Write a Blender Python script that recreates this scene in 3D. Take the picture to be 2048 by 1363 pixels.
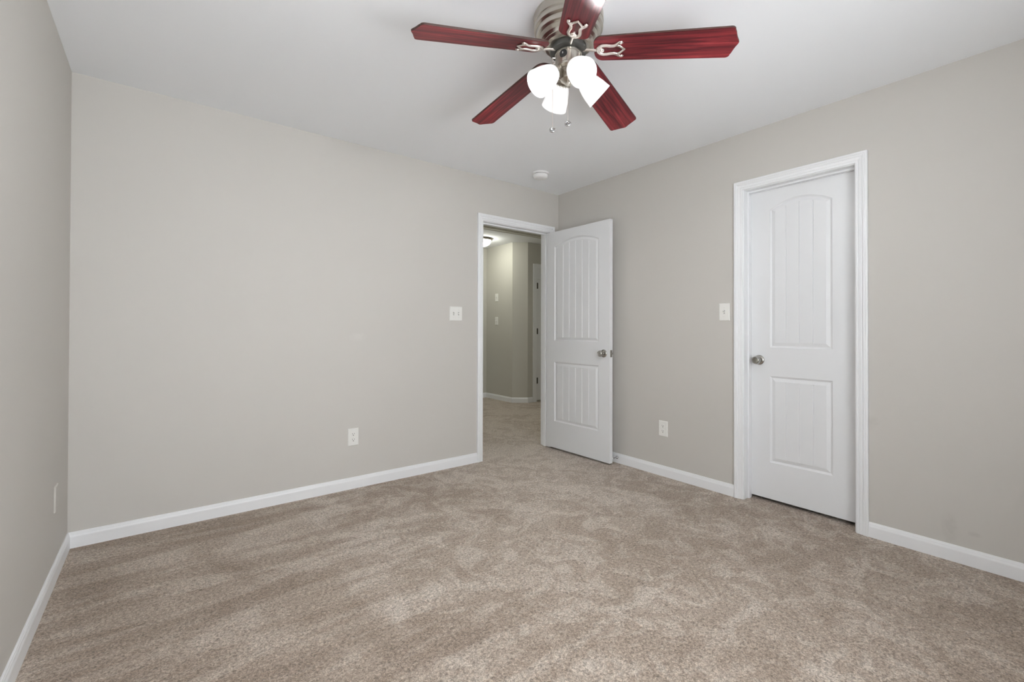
import bpy, bmesh, math, random
from math import sin, cos, pi, radians, sqrt
from mathutils import Vector, Matrix

for _o in list(bpy.data.objects):
    bpy.data.objects.remove(_o, do_unlink=True)
SC = bpy.context.scene
COL = SC.collection

# ------------------------------------------------------------------ camera
CAM = Vector((-3.06559, -3.21918, 1.12180))
yaw, pit, rol = radians(52.21956), radians(0.41649), radians(0.15854)
F0 = Vector((cos(yaw) * cos(pit), sin(yaw) * cos(pit), sin(pit)))
R0 = Vector((sin(yaw), -cos(yaw), 0))
U0 = R0.cross(F0)
R1 = R0 * cos(rol) + U0 * sin(rol)
U1 = -R0 * sin(rol) + U0 * cos(rol)
cam_data = bpy.data.cameras.new('camera')
cam = bpy.data.objects.new('camera', cam_data)
COL.objects.link(cam)
M = Matrix((R1, U1, -F0)).transposed().to_4x4()
M.translation = CAM
cam.matrix_world = M
cam_data.sensor_width = 36.0
cam_data.lens = 905.256 * 36.0 / 2048.0
cam_data.shift_y = -29.09 / 2048.0
cam_data.clip_start = 0.02
SC.camera = cam

# ------------------------------------------------------------------ light and exposure
SC.view_settings.view_transform = 'Standard'
SC.view_settings.look = 'None'
SC.view_settings.exposure = 0.18
SC.view_settings.gamma = 1.0
SC.view_settings.use_curve_mapping = False
SC.cycles.max_bounces = 14
SC.cycles.diffuse_bounces = 9
SC.cycles.sample_clamp_indirect = 6.0
SC.cycles.use_denoising = True

W, D, H = 3.43725, 3.73, 2.44          # room width (x), depth (y), ceiling height
HALL_H = 2.47

world = bpy.data.worlds.new('sky')
SC.world = world
world.use_nodes = True
world.node_tree.nodes['Background'].inputs[0].default_value = (0.75, 0.85, 1.0, 1)
world.node_tree.nodes['Background'].inputs[1].default_value = 0.6

DAYLIGHT = 84.0       # overcast daylight through the added, unseen window behind the camera
BULB = 440.0           # fan lamp bulbs
SHADE_GLOW = 0.72
HALL_GLOW = 32.0

ad = bpy.data.lights.new('added_daylight', 'AREA')
ad.shape = 'RECTANGLE'
ad.size, ad.size_y = 1.9, 1.4
ad.energy = DAYLIGHT
ad.color = (0.95, 0.98, 1.0)
ao = bpy.data.objects.new('added_daylight', ad)
COL.objects.link(ao)
ao.location = (-2.35, -D - 0.16, 1.4)
ao.rotation_euler = (radians(108), 0, 0)   # shines along +y, into the room


# ------------------------------------------------------------------ materials
def mat(name, color, rough=0.5, metal=0.0, spec=0.5, coat=0.0):
    m = bpy.data.materials.new(name)
    m.use_nodes = True
    b = m.node_tree.nodes['Principled BSDF']
    b.inputs['Base Color'].default_value = (*color, 1)
    b.inputs['Roughness'].default_value = rough
    b.inputs['Metallic'].default_value = metal
    b.inputs['Specular IOR Level'].default_value = spec
    b.inputs['Coat Weight'].default_value = coat
    b.inputs['Coat Roughness'].default_value = 0.15
    return m


def nd(m, t, **kw):
    n = m.node_tree.nodes.new(t)
    for k, v in kw.items():
        if k in n.inputs:
            n.inputs[k].default_value = v
        else:
            setattr(n, k, v)
    return n


def lk(m, a, b):
    m.node_tree.links.new(a, b)


def bsdf(m):
    return m.node_tree.nodes['Principled BSDF']


def bump_noise(m, scale, strength, dist=0.002, detail=2.0):
    tc = nd(m, 'ShaderNodeTexCoord')
    n = nd(m, 'ShaderNodeTexNoise', Scale=scale, Detail=detail)
    lk(m, tc.outputs['Object'], n.inputs['Vector'])
    b = nd(m, 'ShaderNodeBump', Strength=strength, Distance=dist)
    lk(m, n.outputs['Fac'], b.inputs['Height'])
    lk(m, b.outputs['Normal'], bsdf(m).inputs['Normal'])


def ramp(m, stops):
    r = nd(m, 'ShaderNodeValToRGB')
    e = r.color_ramp.elements
    while len(e) < len(stops):
        e.new(0.5)
    for i, (p, c) in enumerate(stops):
        e[i].position = p
        e[i].color = (*c, 1) if len(c) == 3 else c
    return r


def wall_paint(name, col, marks=()):
    m = mat(name, col, 0.62, spec=0.35)
    tc = nd(m, 'ShaderNodeTexCoord')
    n = nd(m, 'ShaderNodeTexNoise', Scale=1.3, Detail=3.0)
    lk(m, tc.outputs['Object'], n.inputs['Vector'])
    r = ramp(m, [(0.3, tuple(c * 0.99 for c in col)), (0.7, tuple(min(1, c * 1.01) for c in col))])
    lk(m, n.outputs['Fac'], r.inputs['Fac'])
    col_out = r.outputs['Color']
    for pos, rad, fac in marks:            # faint scuffs and a touched-up patch
        mp = nd(m, 'ShaderNodeMapping', vector_type='TEXTURE')
        mp.inputs['Location'].default_value = pos
        mp.inputs['Scale'].default_value = rad
        lk(m, tc.outputs['Object'], mp.inputs['Vector'])
        gr = nd(m, 'ShaderNodeTexGradient', gradient_type='SPHERICAL')
        lk(m, mp.outputs['Vector'], gr.inputs['Vector'])
        nn = nd(m, 'ShaderNodeTexNoise', Scale=45.0, Detail=3.0)
        lk(m, tc.outputs['Object'], nn.inputs['Vector'])
        mu = nd(m, 'ShaderNodeMath', operation='MULTIPLY')
        lk(m, gr.outputs['Fac'], mu.inputs[0])
        lk(m, nn.outputs['Fac'], mu.inputs[1])
        st = nd(m, 'ShaderNodeMapRange')
        st.inputs['From Min'].default_value = 0.12
        st.inputs['From Max'].default_value = 0.40
        lk(m, mu.outputs[0], st.inputs['Value'])
        mx = nd(m, 'ShaderNodeMix', data_type='RGBA')
        lk(m, st.outputs['Result'], mx.inputs['Factor'])
        lk(m, col_out, mx.inputs[6])
        mx.inputs[7].default_value = (*[c * fac for c in col], 1)
        col_out = mx.outputs[2]
    lk(m, col_out, bsdf(m).inputs['Base Color'])
    n2 = nd(m, 'ShaderNodeTexNoise', Scale=150.0, Detail=2.0)
    lk(m, tc.outputs['Object'], n2.inputs['Vector'])
    b = nd(m, 'ShaderNodeBump', Strength=0.06, Distance=0.002)
    lk(m, n2.outputs['Fac'], b.inputs['Height'])
    lk(m, b.outputs['Normal'], bsdf(m).inputs['Normal'])
    return m


M_WALL = wall_paint('greige_wall_paint', (0.540, 0.520, 0.490))
M_WALLR = wall_paint('greige_wall_paint_scuffed', (0.540, 0.520, 0.490),
                     [((0, -2.775, 0.16), (0.05, 0.045, 0.11), 0.93), ((0, -2.47, 0.63), (0.05, 0.05, 0.05), 0.95), ((0, -2.86, 0.155), (0.05, 0.04, 0.02), 0.92)])
M_WALLB = wall_paint('greige_wall_paint_touched_up', (0.540, 0.520, 0.490), [((-1.96, 0, 1.07), (0.09, 0.05, 0.05), 1.05)])
M_HALLWALL = wall_paint('hall_wall_paint', (0.530, 0.518, 0.472))
M_CEIL = mat('white_ceiling_paint', (0.875, 0.895, 0.925), 0.85, spec=0.2)
bump_noise(M_CEIL, 90, 0.08)
M_TRIM = mat('white_semigloss_trim', (0.80, 0.81, 0.825), 0.34, spec=0.45)
M_DOOR = mat('white_door_paint', (0.74, 0.75, 0.765), 0.38, spec=0.45)
M_PLATE = mat('ivory_white_plastic', (0.78, 0.775, 0.745), 0.35)
M_WPLAST = mat('white_plastic', (0.82, 0.82, 0.82), 0.45)
M_DARK = mat('dark_slot', (0.02, 0.02, 0.02), 0.6)
M_GREY = mat('grey_gap', (0.25, 0.25, 0.25), 0.6)
M_CHROME = mat('polished_chrome', (0.50, 0.50, 0.50), 0.12, 1.0)
M_KNOB = mat('satin_nickel', (0.44, 0.425, 0.40), 0.24, 1.0)
M_DARKMETAL = mat('dark_grey_metal', (0.09, 0.088, 0.082), 0.4, 0.6)
M_BRONZE = mat('dark_hinge_metal', (0.10, 0.09, 0.075), 0.4, 1.0)
M_PLY = mat('hatch_board_paint', (0.52, 0.51, 0.46), 0.8, spec=0.2)

# brushed nickel 
M_NICKEL = mat('brushed_nickel', (0.52, 0.487, 0.43), 0.28, 1.0)
M_IRON = mat('bright_satin_nickel', (0.86, 0.80, 0.755), 0.28, 1.0)

# red cherry veneer, grain along the blade (local x)
M_WOOD = mat('red_cherry_veneer', (0.2, 0.02, 0.03), 0.42, spec=0.3, coat=0.08)
_tc = nd(M_WOOD, 'ShaderNodeTexCoord')
_mp = nd(M_WOOD, 'ShaderNodeMapping')
_mp.inputs['Scale'].default_value = (1.6, 34, 10)
_n = nd(M_WOOD, 'ShaderNodeTexNoise', Scale=1.6, Detail=6.0, Roughness=0.62, Distortion=0.6)
lk(M_WOOD, _tc.outputs['Object'], _mp.inputs['Vector'])
lk(M_WOOD, _mp.outputs['Vector'], _n.inputs['Vector'])
_r = ramp(M_WOOD, [(0.34, (0.042, 0.009, 0.011)), (0.46, (0.120, 0.016, 0.021)),
                   (0.57, (0.21, 0.025, 0.031)), (0.70, (0.34, 0.048, 0.054))])
lk(M_WOOD, _n.outputs['Fac'], _r.inputs['Fac'])
lk(M_WOOD, _r.outputs['Color'], bsdf(M_WOOD).inputs['Base Color'])
M_WEDGE = mat('blade_edge_brown', (0.05, 0.02, 0.015), 0.5)


def glow(name, color, strength, base=(0.34, 0.34, 0.34)):
    m = mat(name, base, 0.3)
    b = bsdf(m)
    b.inputs['Emission Color'].default_value = (*color, 1)
    b.inputs['Emission Strength'].default_value = strength
    return m


M_SHADE = glow('lit_frosted_glass', (0.985, 0.99, 0.99), SHADE_GLOW)
M_BULB = glow('lit_bulb', (0.99, 0.985, 0.975), BULB)
M_HALLGLASS = glow('lit_hall_glass', (0.98, 0.98, 0.865), HALL_GLOW)

M_PANE = bpy.data.materials.new('window_glass')
M_PANE.use_nodes = True
_b = bsdf(M_PANE)
_b.inputs['Transmission Weight'].default_value = 1.0
_b.inputs['Roughness'].default_value = 0.0
_b.inputs['IOR'].default_value = 1.02


def carpet():
    m = mat('beige_cut_pile_carpet', (0.4, 0.33, 0.27), 0.95, spec=0.08)
    b = bsdf(m)
    tc = nd(m, 'ShaderNodeTexCoord')
    obj = tc.outputs['Object']

    def noise(scale, detail=2.0, rough=0.5, dist=0.0, mapscale=None, rot=0.0):
        v = obj
        if mapscale:
            mp = nd(m, 'ShaderNodeMapping')
            mp.inputs['Scale'].default_value = mapscale
            mp.inputs['Rotation'].default_value = (0, 0, rot)
            lk(m, obj, mp.inputs['Vector'])
            v = mp.outputs['Vector']
        n = nd(m, 'ShaderNodeTexNoise', Scale=scale, Detail=detail, Roughness=rough, Distortion=dist)
        lk(m, v, n.inputs['Vector'])
        return n.outputs['Fac']

    def mr(f, a, c, lo, hi, smooth=True):
        r = nd(m, 'ShaderNodeMapRange')
        if smooth:
            r.interpolation_type = 'SMOOTHSTEP'
        r.inputs['From Min'].default_value = a
        r.inputs['From Max'].default_value = c
        r.inputs['To Min'].default_value = lo
        r.inputs['To Max'].default_value = hi
        lk(m, f, r.inputs['Value'])
        return r.outputs['Result']

    def mul(a, c):
        x = nd(m, 'ShaderNodeMath', operation='MULTIPLY')
        for s, i in ((a, 0), (c, 1)):
            if isinstance(s, (int, float)):
                x.inputs[i].default_value = s
            else:
                lk(m, s, x.inputs[i])
        return x.outputs[0]

    def add(a, c):
        x = nd(m, 'ShaderNodeMath', operation='ADD')
        for s, i in ((a, 0), (c, 1)):
            if isinstance(s, (int, float)):
                x.inputs[i].default_value = s
            else:
                lk(m, s, x.inputs[i])
        return x.outputs[0]

    # pile leaning one way or the other: broad patches, streaks of the vacuum cleaner, footprints
    patches = mr(noise(1.9, 6.0, 0.66, 0.9), 0.42, 0.60, 0.0, 1.0)
    clumps = mr(noise(6.5, 6.0, 0.70, 1.2), 0.44, 0.60, 0.0, 1.0)
    streaks = mr(noise(1.0, 5.0, 0.62, 0.5, (1.0, 6.5, 1.0), radians(-4)), 0.42, 0.58, 0.0, 1.0)
    # streaks belong to the left part of the room, trampled clumps to the middle
    sep = nd(m, 'ShaderNodeSeparateXYZ')
    lk(m, obj, sep.inputs[0])
    left = mr(sep.outputs['X'], -2.3, -1.3, 1.0, 0.0)
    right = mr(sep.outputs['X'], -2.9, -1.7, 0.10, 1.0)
    lean = add(mul(patches, 0.28), add(mul(mul(streaks, left), 0.38), mul(mul(clumps, right), 0.36)))
    lean = add(lean, mul(right, 0.18))  # right side lighter, partly to offset the light falloff there
    # trodden pile by the doorway, lightened further to make up for weak light
    trod_lift = mul(mr(sep.outputs['Y'], -2.0, -0.7, 0.0, 1.0), mr(sep.outputs['X'], -1.6, -0.9, 0.0, 1.0))
    lean = add(lean, mul(trod_lift, 0.36))
    # single tufts
    vor = nd(m, 'ShaderNodeTexVoronoi', Scale=165.0)
    lk(m, obj, vor.inputs['Vector'])
    tuft = noise(210.0, 2.0, 0.6)
    fine = noise(95.0, 3.0, 0.65, 0.8)
    base = ramp(m, [(0.0, (0.268, 0.205, 0.157)), (0.45, (0.370, 0.300, 0.243)), (0.9, (0.510, 0.445, 0.382))])
    lk(m, lean, base.inputs['Fac'])
    speck = mul(mr(fine, 0.33, 0.68, 0.52, 1.42, False), mr(tuft, 0.30, 0.66, 0.66, 1.26, False))
    mx = nd(m, 'ShaderNodeMix', data_type='RGBA', blend_type='MULTIPLY')
    mx.inputs['Factor'].default_value = 1.0
    lk(m, base.outputs['Color'], mx.inputs[6])
    cc = nd(m, 'ShaderNodeCombineColor')
    for i in range(3):
        lk(m, speck, cc.inputs[i])
    lk(m, cc.outputs[0], mx.inputs[7])
    lk(m, mx.outputs[2], b.inputs['Base Color'])
    h = add(mul(vor.outputs['Distance'], -0.5), add(mul(fine, 1.0), mul(lean, 1.2)))
    bp = nd(m, 'ShaderNodeBump', Strength=0.55, Distance=0.008)
    lk(m, h, bp.inputs['Height'])
    lk(m, bp.outputs['Normal'], b.inputs['Normal'])
    b.inputs['Sheen Weight'].default_value = 0.15
    b.inputs['Sheen Roughness'].default_value = 0.6
    return m


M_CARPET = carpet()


# ------------------------------------------------------------------ mesh helpers
class MB:
    def __init__(self):
        self.v, self.f, self.s = [], [], []

    def add(self, vs, fs, smooth=False, mx=None):
        o = len(self.v)
        self.v += [tuple(mx @ Vector(p)) if mx is not None else tuple(p) for p in vs]
        for f in fs:
            self.f.append(tuple(i + o for i in f))
            self.s.append(smooth)
        return self

    def box(self, a, b, mx=None):
        x0, y0, z0 = a
        x1, y1, z1 = b
        v = [(x0, y0, z0), (x1, y0, z0), (x1, y1, z0), (x0, y1, z0), (x0, y0, z1), (x1, y0, z1), (x1, y1, z1), (x0, y1, z1)]
        f = [(0, 3, 2, 1), (4, 5, 6, 7), (0, 1, 5, 4), (1, 2, 6, 5), (2, 3, 7, 6), (3, 0, 4, 7)]
        return self.add(v, f, False, mx)

    def lathe(self, prof, seg=48, mx=None, smooth=True, sharp=True):
        """prof: list of (r, z) from one end to the other, around local z."""
        vs, fs = [], []
        rings = []
        for r, z in prof:
            if r < 1e-6:
                rings.append([len(vs)])
                vs.append((0, 0, z))
            else:
                rings.append(list(range(len(vs), len(vs) + seg)))
                vs += [(r * cos(2 * pi * k / seg), r * sin(2 * pi * k / seg), z) for k in range(seg)]
        for A, B in zip(rings, rings[1:]):
            for k in range(seg):
                n = (k + 1) % seg
                if len(A) == 1 and len(B) == 1:
                    continue
                if len(A) == 1:
                    fs.append((A[0], B[n], B[k]))
                elif len(B) == 1:
                    fs.append((A[k], A[n], B[0]))
                else:
                    fs.append((A[k], A[n], B[n], B[k]))
        return self.add(vs, fs, smooth, mx)

    def tube(self, pts, r, seg=10, mx=None, closed=False, flat=1.0):
        pts = [Vector(p) for p in pts]
        n = len(pts)
        vs, fs = [], []
        up = None
        for i, p in enumerate(pts):
            a = pts[(i - 1) % n] if (i > 0 or closed) else p
            b = pts[(i + 1) % n] if (i < n - 1 or closed) else p
            t = (b - a).normalized()
            if up is None:
                ref = Vector((0, 0, 1)) if abs(t.z) < 0.9 else Vector((1, 0, 0))
                up = (ref - t * ref.dot(t)).normalized()
            else:
                up = (up - t * up.dot(t)).normalized()
            sd = t.cross(up)
            rr = r[i] if isinstance(r, (list, tuple)) else r
            for k in range(seg):
                an = 2 * pi * k / seg
                vs.append(tuple(p + sd * (rr * cos(an)) + up * (rr * flat * sin(an))))
        m = n if closed else n - 1
        for i in range(m):
            j = (i + 1) % n
            for k in range(seg):
                q = (k + 1) % seg
                fs.append((i * seg + k, i * seg + q, j * seg + q, j * seg + k))
        if not closed:
            fs.append(tuple(range(seg))[::-1])
            fs.append(tuple((n - 1) * seg + k for k in range(seg)))
        return self.add(vs, fs, True, mx)

    def ball(self, c, r, seg=16, mx=None, sz=1.0):
        prof = [(r * sin(pi * i / (seg // 2)), -r * sz * cos(pi * i / (seg // 2))) for i in range(seg // 2 + 1)]
        t = Matrix.Translation(Vector(c))
        return self.lathe(prof, seg, (mx @ t) if mx is not None else t)

    def prism(self, outline, z0, z1, mx=None, smooth=False):
        n = len(outline)
        vs = [(x, y, z0) for x, y in outline] + [(x, y, z1) for x, y in outline]
        fs = [tuple(range(n))[::-1], tuple(range(n, 2 * n))]
        fs += [(i, (i + 1) % n, n + (i + 1) % n, n + i) for i in range(n)]
        return self.add(vs, fs, smooth, mx)

    def build(self, name, material, parent=None, bevel=0.0, segs=2, auto=35, loc=None):
        me = bpy.data.meshes.new(name)
        me.from_pydata(self.v, [], self.f)
        me.update()
        bm = bmesh.new()
        bm.from_mesh(me)
        bmesh.ops.remove_doubles(bm, verts=bm.verts, dist=1e-6)
        bmesh.ops.recalc_face_normals(bm, faces=bm.faces)
        bm.to_mesh(me)
        bm.free()
        ms = material if isinstance(material, (list, tuple)) else [material]
        for mm in ms:
            me.materials.append(mm)
        if any(self.s):
            for p in me.polygons:
                p.use_smooth = True
            me.set_sharp_from_angle(angle=radians(auto))
        o = bpy.data.objects.new(name, me)
        COL.objects.link(o)
        if parent is not None:
            o.parent = parent
        if loc is not None:
            o.location = loc
        if bevel:
            b = o.modifiers.new('bevel', 'BEVEL')
            b.width, b.segments, b.limit_method = bevel, segs, 'ANGLE'
            b.angle_limit = radians(40)
        return o


def tag(o, label=None, cat=None, group=None, kind=None):
    if label:
        o['label'] = label
    if cat:
        o['category'] = cat
    if group:
        o['group'] = group
    if kind:
        o['kind'] = kind
    return o


def empty(name, loc=(0, 0, 0), rot=(0, 0, 0)):
    o = bpy.data.objects.new(name, None)
    o.empty_display_size = 0.05
    COL.objects.link(o)
    o.location = loc
    o.rotation_euler = rot
    return o


def copy_tree(o, parent=None):
    c = o.copy()
    COL.objects.link(c)
    c.parent = parent
    for ch in [x for x in bpy.data.objects if x.parent is o]:
        copy_tree(ch, c)
    return c


def struct(mb, name, material, label, cat, **kw):
    return tag(mb.build(name, material, **kw), label, cat, kind='structure')


# ------------------------------------------------------------------ room shell
T = 0.115                                    # wall thickness
X1, X2, ZD = -0.884, -0.121, 2.052           # hall doorway, jamb faces and head
Y1, Y2 = -1.785, -2.393                      # closed door's jamb faces
J = 0.018                                    # jamb board thickness

mb = MB()
vs = [(-W - 0.2, -D - 0.2, 0), (3.2, -D - 0.2, 0), (3.2, 3.4, 0), (-W - 0.2, 3.4, 0)]
mb.add(vs + [(x, y, -0.1) for x, y, z in vs], [(0, 1, 2, 3), (7, 6, 5, 4), (0, 4, 5, 1), (1, 5, 6, 2), (2, 6, 7, 3), (3, 7, 4, 0)])
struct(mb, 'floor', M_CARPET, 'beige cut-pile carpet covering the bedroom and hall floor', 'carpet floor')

mb = MB().box((-W - T, -D - T, H), (T, T, H + 0.12))
struct(mb, 'ceiling', M_CEIL, 'smooth white bedroom ceiling around the fan', 'ceiling')

mb = MB()
mb.box((-W - T, 0, 0), (X1 - J, T, H))
mb.box((X2 + J, 0, 0), (T, T, H))
mb.box((X1 - J, 0, ZD + J), (X2 + J, T, H))
struct(mb, 'wall_back', M_WALLB, 'long greige painted wall with the open hall doorway', 'wall')

mb = MB()
mb.box((0, Y1 + J, 0), (T, 0, H))
mb.box((0, -D - T, 0), (T, Y2 - J, H))
mb.box((0, Y2 - J, ZD + J), (T, Y1 + J, H))
struct(mb, 'wall_right', M_WALLR, 'greige painted wall with the closed narrow white door', 'wall')

mb = MB().box((-W - T, -D - T, 0), (-W, 0, H))
struct(mb, 'wall_left', M_WALL, 'greige painted wall at the left edge of the picture', 'wall')

# front wall behind the camera, with an unseen window added to light the room
WX0, WX1, WZ0, WZ1 = -3.30, -1.40, 0.72, 2.08
mb = MB()
mb.box((-W, -D - T, 0), (WX0, -D, H))
mb.box((WX1, -D - T, 0), (0, -D, H))
mb.box((WX0, -D - T, 0), (WX1, -D, WZ0))
mb.box((WX0, -D - T, WZ1), (WX1, -D, H))
struct(mb, 'wall_front', M_WALL, 'greige wall behind the viewpoint with the added window', 'wall')
win = tag(empty('added_window_1', ((WX0 + WX1) / 2, -D - 0.06, WZ0)), 'added wide white double window, unseen in the wall behind the viewpoint', 'window', kind='structure')
hw = (WX1 - WX0) / 2
fr = MB()
hh = WZ1 - WZ0
for x in (-hw, -0.03, hw - 0.05):
    fr.box((x, -0.03, 0), (x + 0.05 + (0.01 if x == -0.03 else 0), 0.03, hh))
for z in (0, hh / 2 - 0.02, hh - 0.05):
    fr.box((-hw, -0.025, z), (hw, 0.025, z + 0.05))
fr.build('window_frame', M_TRIM, win)
for s in (-1, 1):
    MB().box((min(s * 0.025, s * (hw - 0.03)), -0.003, 0.03), (max(s * 0.025, s * (hw - 0.03)), 0.003, hh - 0.03)).build('glass_pane', M_PANE, win)

# hall beyond the doorway: angled corner, ceiling, far walls
HA = [(-1.3, 2.99), (1.21, 2.99), (1.21, 2.29), (1.40, 2.145), (2.75, 2.145)]


def wall_run(a, b, h, name, label):
    a, b = Vector((*a, 0)), Vector((*b, 0))
    d = (b - a).normalized()
    n = Vector((-d.y, d.x, 0)) * 0.1      # thickness away from the hall
    m = MB()
    m.add([a, b, b + n, a + n, a + Vector((0, 0, h)), b + Vector((0, 0, h)), b + n + Vector((0, 0, h)), a + n + Vector((0, 0, h))],
          [(0, 3, 2, 1), (4, 5, 6, 7), (0, 1, 5, 4), (1, 2, 6, 5), (2, 3, 7, 6), (3, 0, 4, 7)])
    return struct(m, name, M_HALLWALL, label, 'wall')


wall_run(HA[0], HA[1], HALL_H, 'wall_hall_end', 'farthest hall wall, a thin sliver at the left of the doorway view')
wall_run(HA[1], HA[2], HALL_H, 'wall_hall_side', 'lit hall wall carrying two small switch plates')
wall_run(HA[2], HA[3], HALL_H, 'wall_hall_corner', 'narrow angled hall wall facet right of the plates')
wall_run(HA[3], HA[4], HALL_H, 'wall_hall_right', 'shadowed hall wall holding the narrow white hall door')
wall_run((-1.3, T), (-1.3, 2.99), HALL_H, 'wall_hall_left', 'hall wall out of sight to the left of the doorway')
wall_run((2.75, 2.145), (2.75, T), HALL_H, 'wall_hall_close', 'hall wall out of sight to the right of the doorway')
wall_run((2.75, T - 0.1), (T, T - 0.1), HALL_H, 'wall_hall_near', 'hall wall out of sight behind the bedroom wall')
mb = MB().box((-1.4, T, HALL_H), (2.85, 3.1, HALL_H + 0.1))
struct(mb, 'ceiling_hall', M_CEIL, 'white hall ceiling seen through the doorway', 'ceiling')
# closet behind the narrow door: shell only, dark
mb = MB()
mb.box((1.0, -3.0, 0), (1.1, -1.2, H))
mb.box((T, -3.0, 0), (1.0, -2.9, H))
mb.box((T, -1.3, 0), (1.0, -1.2, H))
mb.box((T, -3.0, H), (1.1, -1.2, H + 0.1))
struct(mb, 'wall_closet', M_HALLWALL, 'closet walls hidden behind the narrow white door', 'wall')


# ---- baseboards
BASE = [(0, 0), (0.012, 0), (0.012, 0.056), (0.0112, 0.060), (0.0090, 0.066), (0.0082, 0.071),
        (0.0062, 0.0745), (0.0056, 0.0780), (0.0035, 0.0800), (0, 0.0800)]


def baseboard(name, a, b, n, label, mit=(0, 0)):
    """a->b along the wall, n points into the room; mit shortens the front at the ends (mitre)."""
    a, b, n = Vector((*a, 0)), Vector((*b, 0)), Vector((*n, 0))
    d = (b - a).normalized()
    vs, fs = [], []
    k = len(BASE)
    for t, z in BASE:
        vs.append(a + n * t + d * (t * mit[0]) + Vector((0, 0, z)))
    for t, z in BASE:
        vs.append(b + n * t - d * (t * mit[1]) + Vector((0, 0, z)))
    fs = [(i, (i + 1) % k, k + (i + 1) % k, k + i) for i in range(k)] + [tuple(range(k)), tuple(range(k, 2 * k))[::-1]]
    return struct(MB().add(vs, fs, False), name, M_TRIM, label, 'baseboard')


baseboard('baseboard_back', (-W, 0), (-0.946, 0), (0, -1), 'white baseboard along the long back wall left of the hall doorway', (1, 0))
baseboard('baseboard_corner', (-0.059, 0), (0, 0), (0, -1), 'short white baseboard hidden behind the open door', (0, 1))
baseboard('baseboard_right', (0, 0), (0, -1.7234), (-1, 0), 'white baseboard between the open door and the narrow door', (1, 0))
baseboard('baseboard_right', (0, -2.4548), (0, -D), (-1, 0), 'white baseboard right of the narrow door, running out of the picture', (0, 1))
baseboard('baseboard_left', (-W, -D), (-W, 0), (1, 0), 'white baseboard along the left wall', (1, 1))
baseboard('baseboard_front', (0, -D), (-W, -D), (0, 1), 'white baseboard under the added window behind the viewpoint', (1, 1))
baseboard('baseboard_hall_end', HA[0], HA[1], (0, -1), 'far white baseboard of the hall end wall', (0, 1))
baseboard('baseboard_hall_side', HA[1], HA[2], (-1, 0), 'white baseboard below the two hall switch plates', (1, 0))
_d = (Vector(HA[3]) - Vector(HA[2])).normalized()
baseboard('baseboard_hall_corner', HA[2], HA[3], (_d.y, -_d.x), 'white baseboard on the angled hall wall facet', (-0.36, -0.36))
baseboard('baseboard_hall_right', HA[3], (1.50, HA[3][1]), (0, -1), 'short white baseboard beside the hall door', (0, 0))

# ---- door casings and jambs
CAS = [(0, 0), (0, 0.0075), (0.003, 0.0095), (0.011, 0.0100), (0.0135, 0.0078), (0.0165, 0.0105), (0.028, 0.0125),
       (0.031, 0.0105), (0.034, 0.0140), (0.040, 0.0165), (0.0435, 0.0145), (0.046, 0.0172), (0.053, 0.0172), (0.057, 0.0150), (0.057, 0)]


def casing(mb, l, r, zt, to_world):
    k = len(CAS)
    vs = []
    for u, h in CAS:
        vs += [to_world(l - u, h, 0), to_world(l - u, h, zt + u), to_world(r + u, h, zt + u), to_world(r + u, h, 0)]
    fs = []
    for i in range(k):
        j = (i + 1) % k
        for q in range(3):
            fs.append((i * 4 + q, j * 4 + q, j * 4 + q + 1, i * 4 + q + 1))
    fs.append(tuple(i * 4 for i in range(k)))
    fs.append(tuple(i * 4 + 3 for i in range(k))[::-1])
    mb.add(vs, fs, False)


# hall doorway: width along x, depth along +y
mb = MB()
casing(mb, X1 - 0.005, X2 + 0.005, ZD + 0.005, lambda u, h, z: (u, -h, z))
casing(mb, X1 - 0.005, X2 + 0.005, ZD + 0.005, lambda u, h, z: (u, T + h, z))
tr = struct(mb, 'trim_1', M_TRIM, 'white moulded casing around the open hall doorway', 'door casing')
jb = MB()
jb.box((X1 - J, 0, 0), (X1, T, ZD + J)).box((X2, 0, 0), (X2 + J, T, ZD + J)).box((X1, 0, ZD), (X2, T, ZD + J))
jb.box((X1, 0.040, 0), (X1 + 0.011, 0.075, ZD - 0.011)).box((X2 - 0.011, 0.040, 0), (X2, 0.075, ZD - 0.011)).box((X1, 0.040, ZD - 0.011), (X2, 0.075, ZD))
jb.build('door_jamb', M_TRIM, tr, bevel=0.0015)

# narrow door: width along -y, depth along +x
mb = MB()
casing(mb, -Y1 - 0.005, -Y2 + 0.005, ZD + 0.005, lambda u, h, z: (-h, -u, z))
tr2 = struct(mb, 'trim_2', M_TRIM, 'white moulded casing around the closed narrow door', 'door casing')
jb = MB()
jb.box((0, Y1, 0), (T, Y1 + J, ZD + J)).box((0, Y2 - J, 0), (T, Y2, ZD + J)).box((0, Y2, ZD), (T, Y1, ZD + J))
SX = 0.046
jb.box((SX, Y1 - 0.011, 0), (SX + 0.034, Y1, ZD)).box((SX, Y2, 0), (SX + 0.034, Y2 + 0.011, ZD)).box((SX, Y2 + 0.011, ZD - 0.011), (SX + 0.034, Y1 - 0.011, ZD))
jb.build('door_jamb', M_TRIM, tr2, bevel=0.0015)

# hall door casing (head deeper than the sides, as seen)
mb = MB()
HY = HA[3][1]
mb.box((1.50, HY - 0.018, 0), (1.57, HY, 2.15)).box((1.57, HY - 0.018, 2.075), (2.40, HY, 2.15)).box((2.33, HY - 0.018, 0), (2.40, HY, 2.075))
mb.box((1.57, HY - 0.010, 1.91), (2.33, HY, 2.075))
struct(mb, 'trim_3', M_TRIM, 'white casing and head board of the distant hall door', 'door casing', bevel=0.003)


# ------------------------------------------------------------------ doors
DB = [0.0, 0.004, 0.012, 0.033]
DV = [0.0, 0.0045, 0.0085, 0.0020]


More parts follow.
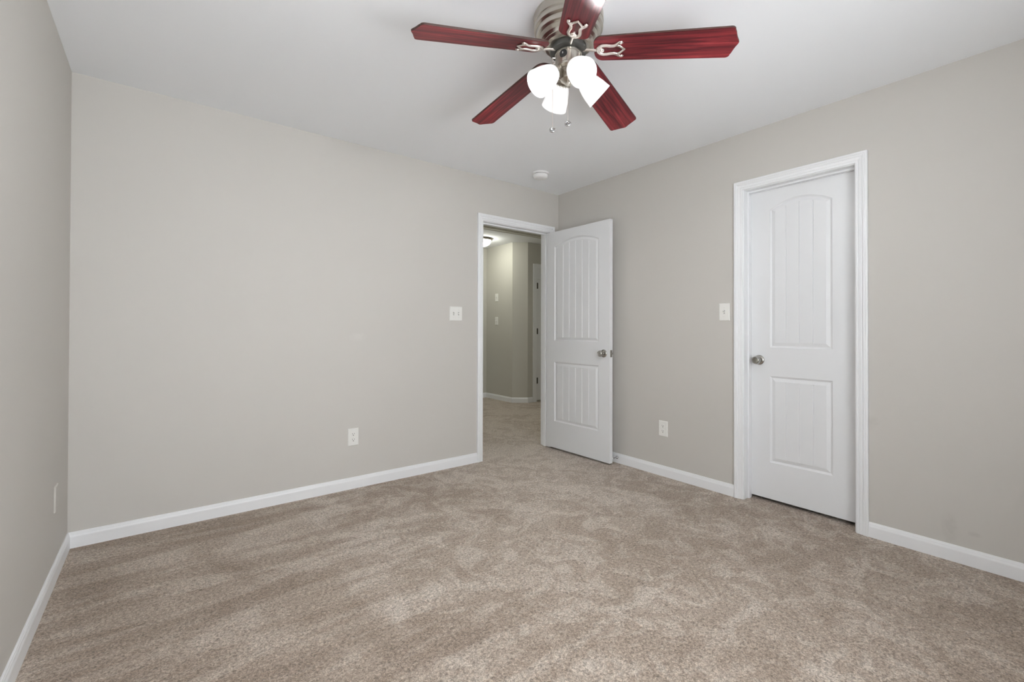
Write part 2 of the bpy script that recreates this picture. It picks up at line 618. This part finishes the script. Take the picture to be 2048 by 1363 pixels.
def door_face(mb, w, h, z0, panels, grooves, mx):
    """moulded two-panel face in local x (across) and z (up); front at y=0, recess towards +y."""
    px0, px1 = panels[0][0], panels[0][1]
    xm, hwid = (px0 + px1) / 2, (px1 - px0) / 2
    xs = [(px0 + d, d, False) for d in DB]
    inner = []
    for g in grooves:
        inner += [(g - 0.0032, 9, False), (g, 9, True), (g + 0.0032, 9, False)]
    n = 24
    for i in range(1, n):
        x = px0 + DB[-1] + (px1 - px0 - 2 * DB[-1]) * i / n
        if all(abs(x - g) > 0.006 for g in grooves):
            inner.append((x, 9, False))
    xs += sorted(inner) + [(px1 - d, d, False) for d in DB[::-1]]
    # stiles and rails
    mb.add([(0, 0, z0), (px0, 0, z0), (px0, 0, h), (0, 0, h)], [(0, 1, 2, 3)], False, mx)
    mb.add([(px1, 0, z0), (w, 0, z0), (w, 0, h), (px1, 0, h)], [(0, 1, 2, 3)], False, mx)
    cur = None
    for k, (_a, _b, pz0, pz1, rise) in enumerate(panels):
        top = lambda x: pz1 + rise * (1 - ((x - xm) / hwid) ** 2)
        lo = z0 if k == 0 else panels[k - 1][3]
        mb.add([(px0, 0, lo), (px1, 0, lo), (px1, 0, pz0), (px0, 0, pz0)], [(0, 1, 2, 3)], False, mx)
        zs = [('b', d) for d in DB] + [('b', DB[-1] + 0.003), ('t', DB[-1] + 0.003)] + [('t', d) for d in DB[::-1]]
        vs = []
        for (side, d) in zs:
            for (x, dx, g) in xs:
                z = pz0 + d if side == 'b' else top(x) - d
                dd = min(dx, d)
                y = DV[-1]
                for i in range(len(DB)):
                    if abs(dd - DB[i]) < 1e-6:
                        y = DV[i]
                if g and d > DB[-1] + 0.001:
                    y += 0.0035
                vs.append((x, y, z))
        nx, nz = len(xs), len(zs)
        fs = []
        for j in range(nz - 1):
            for i in range(nx - 1):
                a, b, c, e = j * nx + i, j * nx + i + 1, (j + 1) * nx + i + 1, (j + 1) * nx + i
                ci = i < 3 or i > nx - 5
                cj = j < 3 or j > nz - 5
                if ci and cj:
                    if (i < 3) == (j < 3):
                        fs += [(a, b, c), (a, c, e)]
                    else:
                        fs += [(a, b, e), (b, c, e)]
                else:
                    fs.append((a, b, c, e))
        mb.add(vs, fs, False, mx)
        if k == len(panels) - 1:
            vs = [(x, 0, top(x)) for x, _d, _g in xs] + [(x, 0, h) for x, _d, _g in xs]
            mb.add(vs, [(i, i + 1, nx + i + 1, nx + i) for i in range(nx - 1)], False, mx)


def door_leaf(w, z0, h, th, panels, grooves, parent):
    mb = MB()
    door_face(mb, w, h, z0, panels, grooves, Matrix.Identity(4))
    back = Matrix.Translation((w, th, 0)) @ Matrix.Rotation(pi, 4, 'Z')
    pb = [(w - p[1], w - p[0], *p[2:]) for p in panels]
    door_face(mb, w, h, z0, pb, [w - g for g in grooves], back)
    mb.add([(0, 0, z0), (w, 0, z0), (w, th, z0), (0, th, z0), (0, 0, h), (w, 0, h), (w, th, h), (0, th, h)],
           [(0, 1, 2, 3), (4, 5, 6, 7), (1, 2, 6, 5), (3, 0, 4, 7)], False)
    return mb.build('door_leaf', M_DOOR, parent)


def door_knob(parent, x, z, th, back=True):
    prof_rose = [(0, 0.0), (0.033, 0.0), (0.033, 0.003), (0.031, 0.006), (0.024, 0.009), (0.014, 0.0105), (0, 0.0105)]
    prof = [(0, 0.008), (0.0115, 0.008), (0.0105, 0.016), (0.0115, 0.024), (0.020, 0.030), (0.0265, 0.036), (0.0275, 0.042),
            (0.0265, 0.049), (0.0235, 0.057), (0.0215, 0.0595), (0.0195, 0.0605), (0.0180, 0.0590), (0, 0.0575)]
    for s in ((0, 1) if back else (0,)):
        mx = Matrix.Translation((x, 0 if s == 0 else th, z)) @ Matrix.Rotation(pi / 2 if s == 0 else -pi / 2, 4, 'X')
        k = MB().lathe(prof, 40, mx).build('door_knob', M_KNOB, parent, auto=40)
        tag(k, 'satin nickel round knob on white door')
        MB().lathe(prof_rose, 40, mx).build('rosette', M_KNOB, k, auto=40)


# door_1: open, folded back towards the right wall; local x from hinge to free edge, front faces -x
LW = 0.757
d1 = tag(empty('door_1', (-0.1435, 0.002, 0), (0, 0, radians(-90 + 0.9))),
         'white two-panel arched door standing open in the hall doorway', 'door', kind='structure')
door_leaf(LW, 0.018, 2.044, 0.035, [(0.101, 0.638, 0.266, 0.821, 0.0), (0.101, 0.638, 1.020, 1.902, 0.058)],
          [0.101 + 0.033 + 0.471 * (i + 1) / 6 for i in range(5)], d1)
door_knob(d1, LW - 0.063, 0.925, 0.035)
lp = MB().box((LW - 0.0004, 0.005, 0.896), (LW + 0.0012, 0.030, 0.955)).build('latch_plate', M_KNOB, d1, bevel=0.0005)
tag(lp, 'nickel latch plate on the door edge')
MB().box((LW, 0.011, 0.917), (LW + 0.009, 0.024, 0.935)).build('latch_bolt', M_KNOB, lp, bevel=0.002)

# door_2: closed narrow door in the right wall
LW2 = 0.604
d2 = tag(empty('door_2', (0.081, Y1 - 0.002, 0), (0, 0, radians(-90))),
         'closed narrow white two-panel arched door in the right wall', 'door', kind='structure')
DY = -(Y1 - 0.002)
door_leaf(LW2, 0.024, 2.049, 0.034, [(1.911 - DY, 2.262 - DY, 0.262, 0.824, 0.0), (1.911 - DY, 2.262 - DY, 1.009, 1.910, 0.054)],
          [2.008 - DY, 2.084 - DY, 2.160 - DY], d2)
door_knob(d2, 1.8455 - DY, 0.926, 0.034, back=False)

# door_3: the hall door, three dark hinges
d3 = tag(empty('door_3', (1.575, HY, 0)), 'distant white hall door with three dark hinges', 'door', kind='structure')
MB().box((0.0, -0.008, 0.025), (0.75, 0.0, 1.907)).build('door_leaf', M_TRIM, d3, bevel=0.002)
for z in (1.81, 1.10, 0.33):
    hg = MB().box((-0.004, -0.014, z - 0.045), (0.022, -0.0075, z + 0.045)).lathe([(0, z - 0.047), (0.006, z - 0.047), (0.006, z + 0.047), (0, z + 0.047)], 12, Matrix.Translation((0.006, -0.015, 0)))
    hg.build('hinge', M_BRONZE, d3)


# ------------------------------------------------------------------ ceiling fan
FC = Vector((-1.7186, -1.863, H))
fan = tag(empty('ceiling_fan', FC), 'flush-mount ceiling fan with five red cherry blades and four lit glass shades', 'ceiling fan')


def fz(z):                      # world height -> fan-local
    return z - H


housing = [(0, 2.440), (0.1440, 2.440), (0.1460, 2.432), (0.1460, 2.402), (0.1435, 2.399), (0.1435, 2.395), (0.1450, 2.392), (0.1440, 2.378),
           (0.1400, 2.374), (0.1350, 2.371), (0.1355, 2.367), (0.1330, 2.353), (0.1290, 2.349), (0.1235, 2.346), (0.1240, 2.342),
           (0.1180, 2.330), (0.1120, 2.326), (0.1060, 2.323), (0.1060, 2.319), (0.0980, 2.311), (0.0860, 2.308), (0.0840, 2.306), (0, 2.306)]
MB().lathe([(r, fz(z)) for r, z in housing], 72).build('motor_housing', M_NICKEL, fan, auto=28)
fly = [(0, 2.306), (0.076, 2.306), (0.076, 2.286), (0.070, 2.283), (0, 2.283)]
tag(MB().lathe([(r, fz(z)) for r, z in fly], 48).build('flywheel', M_DARKMETAL, fan), 'dark grey flywheel ring under the motor')
sw = [(0, 2.283), (0.050, 2.283), (0.0570, 2.279), (0.0570, 2.272), (0.0545, 2.270), (0.0545, 2.228), (0.0570, 2.225), (0.0560, 2.217), (0.046, 2.208), (0, 2.206)]
swh = MB().lathe([(r, fz(z)) for r, z in sw], 56).build('switch_housing', M_NICKEL, fan, auto=28)
a = radians(203)
mx = Matrix.Translation((0.0545 * cos(a), 0.0545 * sin(a), fz(2.257))) @ Matrix.Rotation(a, 4, 'Z') @ Matrix.Rotation(pi / 2, 4, 'Y')
tag(MB().lathe([(0, 0.003), (0.0150, 0.003), (0.0165, -0.002), (0.0165, -0.008)], 28, mx).build('reverse_switch', M_DARK, swh), 'black reversing switch on the housing')
MB().box((-0.004, -0.002, 0.002), (0.004, 0.002, 0.006), mx).build('switch_slider', M_CHROME, swh)
kit = [(0, 2.210), (0.044, 2.210), (0.042, 2.207), (0.035, 2.203), (0.031, 2.198), (0.031, 2.186), (0.034, 2.180), (0.033, 2.172),
       (0.024, 2.164), (0.015, 2.158), (0.011, 2.150), (0.009, 2.143), (0, 2.140)]
MB().lathe([(r, fz(z)) for r, z in kit], 48).build('light_kit_hub', M_NICKEL, fan, auto=35)

# blades
Z0 = 2.300


def blade_outline():
    """local x radial, y across; root rounded, tip like a flat bracket with a small centre point."""
    r0, r1 = 0.108, 0.659
    w0, w1 = 0.062, 0.073
    half = []
    half += [(r0, 0.0), (r0, 0.024)]
    for i in range(1, 7):
        an = pi / 2 * i / 6
        half.append((r0 + 0.034 * (1 - cos(an)), 0.024 + (w0 - 0.024) * sin(an)))
    half.append((0.40, (w0 + w1) / 2 + 0.001))
    # tip corner
    xc = r1 - 0.022
    for i in range(0, 6):
        an = pi / 2 * i / 5
        half.append((xc - 0.016 + 0.016 * sin(an), w1 - 0.016 * (1 - cos(an)) * 0.95))
    # concave run up to the centre bump
    for t in (0.2, 0.4, 0.6, 0.8):
        half.append((xc + 0.002 + (r1 - 0.004 - xc - 0.002) * (t * t * 0.35 + t * 0.65), (w1 - 0.0152) * (1 - t) + 0.010 * t))
    half.append((r1 - 0.0025, 0.008))
    half.append((r1, 0.0))
    return half + [(x, -y) for x, y in half[1:-1][::-1]]


BL = blade_outline()


def iron_mb():
    m = MB()
    zb = -0.0085
    # stem from flywheel to the lyre
    m.tube([(0.058, 0, -0.004), (0.085, 0, -0.006), (0.108, 0, zb), (0.126, 0, zb)], [0.008, 0.006, 0.006, 0.007], 10, flat=0.7)
    leg = [(0.124, 0.0), (0.126, 0.010), (0.134, 0.0185), (0.146, 0.0225), (0.160, 0.0220), (0.176, 0.0190), (0.190, 0.0190),
           (0.200, 0.0230), (0.207, 0.0300), (0.214, 0.0360), (0.222, 0.0370), (0.225, 0.0330), (0.221, 0.0300)]
    for s in (1, -1):
        m.tube([(x, s * y, zb) for x, y in leg], [0.0070] * 8 + [0.0060, 0.0048, 0.0045, 0.0042, 0.004], 10, flat=0.8)
        m.ball((0.219, s * 0.0325, zb - 0.001), 0.0062, 12)
    m.tube([(0.199, 0.0215, zb), (0.212, 0.018, zb), (0.232, 0, zb), (0.212, -0.018, zb), (0.199, -0.0215, zb)], 0.0054, 8, flat=0.8)
    # pad around the screw
    m.lathe([(0, zb - 0.003), (0.012, zb - 0.003), (0.013, zb + 0.001), (0.013, 0.0)], 20, Matrix.Translation((0.139, 0, 0)))
    return m


iron_mesh = None
# azimuth, droop of each blade (they hang a little below level), seen from above
BLADES = [('pointing left', 163.9, 6.9), ('pointing back left', 91.1, 7.2), ('pointing back right', 17.3, 7.3),
          ('pointing right', 306.2, 6.9), ('pointing towards the viewer', 234.6, 6.9)]
first = None
for nm, az, droop in BLADES:
    mx = Matrix.Translation((0, 0, fz(Z0))) @ Matrix.Rotation(radians(az), 4, 'Z') @ Matrix.Rotation(radians(droop), 4, 'Y') @ Matrix.Rotation(radians(-12), 4, 'X')
    if first is None:
        b = MB().prism(BL, -0.004, 0.004).build('fan_blade', [M_WOOD, M_WEDGE], fan, bevel=0.0015, segs=2)
        for p in b.data.polygons:
            if abs(p.normal.z) < 0.5:
                p.material_index = 1
        ir = iron_mb().build('blade_iron', M_IRON, b, auto=50)
        scw = MB().ball((0.139, 0, -0.0118), 0.0062, 14, sz=0.55)
        scw.box((0.1345, -0.0007, -0.0158), (0.1435, 0.0007, -0.0145)).box((0.1383, -0.0045, -0.0158), (0.1397, 0.0045, -0.0145))
        sc = scw.build('screw', M_IRON, b, auto=50)
        first = (b, ir, sc)
    else:
        b = first[0].copy()
        COL.objects.link(b)
        b.parent = fan
        for ch in first[1:]:
            c = ch.copy()
            COL.objects.link(c)
            c.parent = b
    b.matrix_local = mx
    b['label'] = 'red cherry fan blade ' + nm
for ob in bpy.data.objects:
    if ob.name.startswith('blade_iron'):
        ob['label'] = 'bright nickel lyre-shaped blade iron'

# light kit: four arms, sockets, frosted bell shades
SHADES = [('facing away', 71, 0), ('facing left', 166, 0), ('facing the viewer', 248, 0), ('facing right', 338, 0)]
PHI = radians(40)
shade_prof = [(0.0240, 0.000), (0.0300, 0.003), (0.0360, 0.012), (0.0425, 0.028), (0.0480, 0.048), (0.0520, 0.068), (0.0540, 0.086), (0.0560, 0.100), (0.0568, 0.106),
              (0.0543, 0.106), (0.0533, 0.100), (0.0513, 0.086), (0.0495, 0.068), (0.0455, 0.048), (0.0400, 0.028), (0.0335, 0.012), (0.0270, 0.006), (0.0, 0.006)]
for nm, az, _k in SHADES:
    # frame: local z along the shade axis (outwards and down)
    R = Matrix.Rotation(radians(az), 4, 'Z') @ Matrix.Rotation(pi / 2 + PHI, 4, 'Y')
    neck = Matrix.Translation(Vector((0.150 * cos(radians(az)), 0.150 * sin(radians(az)), fz(2.120))) - R.to_3x3() @ Vector((0, 0, 0.110))) @ R
    arm = MB()
    A0 = Vector((0.020 * cos(radians(az)), 0.020 * sin(radians(az)), fz(2.200)))
    A2 = neck @ Vector((0, 0, -0.030))
    A1 = (A0 + A2) / 2 + Vector((0, 0, 0.006))
    arm.tube([A0, A1, A2], [0.011, 0.0115, 0.013], 14)
    ar = arm.build('light_arm', M_NICKEL, fan, auto=50)
    so = MB().lathe([(0, -0.034), (0.015, -0.034), (0.0175, -0.028), (0.0165, -0.024), (0.0200, -0.020), (0.0190, -0.016), (0.0235, -0.011), (0.0225, -0.007),
                     (0.0275, -0.002), (0.0295, 0.003), (0.0285, 0.006), (0.024, 0.006), (0, 0.005)], 36, neck)
    for i in range(14):
        q = 2 * pi * i / 14
        so.ball((0.0285 * cos(q), 0.0285 * sin(q), 0.003), 0.0045, 8, neck)
    so.build('socket', M_NICKEL, ar, auto=40)
    sh = MB().lathe(shade_prof, 48, neck).build('lamp_shade', M_SHADE, fan, auto=40)
    tag(sh, 'glowing frosted glass bell shade ' + nm)
    bu = MB().ball((0, 0, 0.066), 0.027, 20, neck)
    bu.lathe([(0.012, 0.008), (0.013, 0.030), (0.022, 0.050)], 18, neck)
    tag(bu.build('light_bulb', M_BULB, sh), 'bright lit bulb')

# pull chains
for cx, az, r, ztop, zbot in ((0, 224, 0.064, 2.272, 1.972), (1, 146, 0.0665, 2.262, 1.972)):
    px, py = r * cos(radians(az)), r * sin(radians(az))
    m = MB()
    m.tube([(px * 0.84, py * 0.84, fz(ztop)), (px, py, fz(ztop)), (px, py, fz(ztop) - 0.006)], 0.0028, 8)
    n = int((ztop - zbot) / 0.0042)
    for i in range(n):
        m.ball((px, py, fz(ztop) - 0.006 - i * 0.0042), 0.0016, 6)
    m.tube([(px, py, fz(ztop) - 0.004), (px, py, fz(zbot))], 0.0007, 6)
    ch = m.build('pull_chain', M_IRON, fan)
    tag(ch, 'thin beaded pull chain')
    # pendant: ring medallion
    p = MB()
    mx = Matrix.Translation((px, py, fz(zbot) - 0.0125)) @ Matrix.Rotation(radians(222), 4, 'Z') @ Matrix.Rotation(pi / 2 - 0.35, 4, 'Y')
    ring = [(0.0105 * cos(2 * pi * k / 28), 0.0105 * sin(2 * pi * k / 28), 0) for k in range(28)]
    p.tube(ring, 0.0032, 8, mx, closed=True)
    p.lathe([(0, -0.004), (0.006, -0.003), (0.0075, 0), (0.006, 0.003), (0, 0.004)], 18, mx)
    p.box((-0.011, -0.0012, -0.0012), (0.011, 0.0012, 0.0012), mx)
    tag(p.build('chain_pendant', M_CHROME, ch, auto=45), 'chrome ring pendant')

# ------------------------------------------------------------------ smoke detector
sd = tag(empty('smoke_detector', (-0.5505, -0.360, H)), 'small round white smoke detector on the ceiling near the corner', 'smoke detector')
MB().lathe([(0, 0), (0.070, 0), (0.071, -0.004), (0.069, -0.011), (0.066, -0.013), (0, -0.013)], 44).build('mounting_base', M_WPLAST, sd, auto=35)
MB().lathe([(0, -0.017), (0.060, -0.017), (0.062, -0.021), (0.060, -0.036), (0.054, -0.044), (0.042, -0.048), (0, -0.050)], 44).build('cover', M_WPLAST, sd, auto=35)
tag(MB().lathe([(0, -0.012), (0.056, -0.012), (0.056, -0.018), (0, -0.018)], 36).build('vent_ring', M_GREY, sd), 'dark vent gap')
tag(MB().ball((0.016, -0.020, -0.049), 0.0075, 14, sz=0.6).build('test_button', M_WPLAST, sd), 'round test button')

# ------------------------------------------------------------------ wall plates
def plate_frame(name, loc, rz, label, cat, group=None):
    """local x along wall to the viewer's right, local -y out of the wall, z up."""
    return tag(empty(name, loc, (0, 0, rz)), label, cat, group)


def cover_plate(root, w, h, material=M_PLATE):
    m = MB()
    a, b = w / 2, h / 2
    rings = [(a, b, 0.0), (a, b, -0.0025), (a - 0.0035, b - 0.0035, -0.0060)]
    vs = []
    for x, z, y in rings:
        vs += [(-x, y, -z), (x, y, -z), (x, y, z), (-x, y, z)]
    fs = [(0, 1, 2, 3)]
    for i in range(2):
        for q in range(4):
            n = (q + 1) % 4
            fs.append((i * 4 + q, i * 4 + n, (i + 1) * 4 + n, (i + 1) * 4 + q))
    fs.append((8, 9, 10, 11))
    m.add(vs, fs)
    return m.build('cover_plate', material, root)


def plate_screw(root, x, z, material=M_PLATE):
    mx = Matrix.Translation((x, -0.006, z)) @ Matrix.Rotation(pi / 2, 4, 'X')
    s = MB().lathe([(0, 0.0011), (0.0022, 0.0010), (0.0032, 0)], 14, mx)
    o = s.build('screw', material, root)
    MB().box((x - 0.0026, -0.0073, z - 0.0004), (x + 0.0026, -0.0069, z + 0.0004)).build('screw_slot', M_GREY, o)


def toggle(root, x, up):
    fr_ = MB().box((x - 0.0055, -0.0066, -0.0125), (x + 0.0055, -0.0056, 0.0125)).build('toggle_slot', M_GREY, root)
    t = MB()
    s = 1 if up else -1
    mx = Matrix.Translation((x, -0.004, 0)) @ Matrix.Rotation(radians(-28 * s), 4, 'X')
    t.box((-0.0046, -0.016, -0.0045), (0.0046, 0.0, 0.0045), mx)
    t.box((-0.0046, -0.004, -0.0105), (0.0046, 0.0, 0.0105), mx)
    t.build('toggle', M_PLATE, root, bevel=0.0008)


def receptacle(root, z):
    out = []
    for i in range(32):
        q = 2 * pi * i / 32
        x, y = 0.0172 * cos(q), 0.0172 * sin(q)
        out.append((x, max(-0.0135, min(0.0135, y))))
    mx = Matrix.Translation((0, -0.0055, z)) @ Matrix.Rotation(pi / 2, 4, 'X')
    r = MB().prism(out, 0, 0.0025, mx).build('receptacle', M_PLATE, root)
    MB().box((-0.0078, -0.0083, z + 0.0005), (-0.0054, -0.0079, z + 0.0085)).build('slot', M_DARK, r)
    MB().box((0.0054, -0.0083, z + 0.0012), (0.0078, -0.0079, z + 0.0078)).build('slot', M_DARK, r)
    MB().lathe([(0, 0.0028), (0.0032, 0.0028), (0.0032, 0.0022)], 14, Matrix.Translation((0, -0.0055, z - 0.0065)) @ Matrix.Rotation(pi / 2, 4, 'X')).build('ground_hole', M_DARK, r)


s1 = plate_frame('light_switch', (-1.1543, 0, 1.2527), 0, 'double white light switch on the back wall left of the hall doorway', 'light switch')
cover_plate(s1, 0.116, 0.116)
for x, up in ((-0.023, True), (0.023, False)):
    toggle(s1, x, up)
    plate_screw(s1, x, 0.030)
    plate_screw(s1, x, -0.030)

s2 = plate_frame('light_switch', (0, -1.6530, 1.2478), radians(-90), 'single white light switch beside the narrow closed door', 'light switch')
cover_plate(s2, 0.0735, 0.1190)
toggle(s2, 0, True)
plate_screw(s2, 0, 0.030)
plate_screw(s2, 0, -0.030)

o1 = plate_frame('wall_outlet', (-1.9888, 0, 0.3622), 0, 'white duplex outlet low on the long back wall', 'outlet')
cover_plate(o1, 0.075, 0.122)
receptacle(o1, 0.0195)
receptacle(o1, -0.0195)
plate_screw(o1, 0, 0)

o2 = plate_frame('wall_outlet', (0, -1.1735, 0.3643), radians(-90), 'white duplex outlet low on the right wall between the doors', 'outlet')
cover_plate(o2, 0.076, 0.117)
receptacle(o2, 0.0195)
receptacle(o2, -0.0195)
plate_screw(o2, 0, 0)

o3 = plate_frame('wall_plate', (-W, -0.3465, 0.3590), radians(90), 'blank plate painted like the wall, seen edge-on on the left wall', 'wall plate')
cover_plate(o3, 0.072, 0.116, M_WALL)
plate_screw(o3, 0, 0.041, M_WALL)
plate_screw(o3, 0, -0.041, M_WALL)

for zc, lab in ((1.637, 'upper of the two small white plates on the hall wall'), (1.262, 'lower of the two small white plates on the hall wall')):
    p = plate_frame('hall_switch', (1.21, 2.700, zc), radians(-90), lab, 'light switch')
    cover_plate(p, 0.078, 0.125)
    toggle(p, 0, True)

# ------------------------------------------------------------------ door stop on the baseboard behind the open door
ds = tag(empty('door_stop', (-0.012, -0.735, 0.047)), 'small chrome door stop on the baseboard beside the open door', 'door stop')
mx = Matrix.Rotation(-pi / 2, 4, 'Y')
MB().lathe([(0, 0), (0.0125, 0), (0.0125, 0.004), (0.0085, 0.009), (0.0055, 0.012), (0, 0.012)], 24, mx).build('flange', M_CHROME, ds, auto=40)
MB().lathe([(0, 0.010), (0.0052, 0.010), (0.0045, 0.030), (0.0048, 0.062), (0, 0.062)], 18, mx).build('rod', M_CHROME, ds, auto=40)
tag(MB().lathe([(0, 0.060), (0.0085, 0.060), (0.009, 0.066), (0.0085, 0.074), (0, 0.075)], 18, mx).build('rubber_tip', M_WPLAST, ds, auto=40), 'white rubber tip')

# ------------------------------------------------------------------ hall ceiling lamp
hl = tag(empty('hall_ceiling_light', (0.681, 2.358, HALL_H)), 'lit dome ceiling lamp in the hall, half hidden by the doorway', 'ceiling lamp')
MB().lathe([(0, 0), (0.165, 0), (0.168, -0.006), (0.160, -0.022), (0.150, -0.030), (0.140, -0.030), (0, -0.028)], 48).build('lamp_pan', M_NICKEL, hl, auto=35)
MB().lathe([(0.142, -0.028), (0.138, -0.050), (0.120, -0.078), (0.090, -0.100), (0.050, -0.113), (0, -0.118)], 48).build('glass_dome', M_HALLGLASS, hl, auto=60)
MB().lathe([(0, -0.116), (0.010, -0.117), (0.011, -0.122), (0.006, -0.130), (0, -0.133)], 18).build('finial', M_NICKEL, hl)

fill_lamp = copy_tree(hl)  # extra lamp added out of view to brighten the hall
fill_lamp.location = (0.25, 0.80, HALL_H)
fill_lamp['label'] = 'added dome lamp brightening the hall, unseen above the doorway head'

# ------------------------------------------------------------------ attic hatch in the hall ceiling, just beyond the doorway
ah = tag(empty('attic_hatch', (0.2, 1.0, HALL_H)), 'painted hatch board in the hall ceiling just beyond the doorway', 'attic hatch')
MB().box((-1.2, 0.12, -0.006), (1.5, 0.70, 0.0)).build('hatch_board', M_PLY, ah)
MB().box((-1.2, 0.70, -0.020), (1.5, 0.74, 0.0)).build('edge_trim', M_PLY, ah, bevel=0.003)
for x, y in ((-0.55, 0.30), (0.05, 0.45)):
    tag(MB().ball((x, y, -0.008), 0.009, 10).build('bolt', M_GREY, ah), 'dark bolt head')
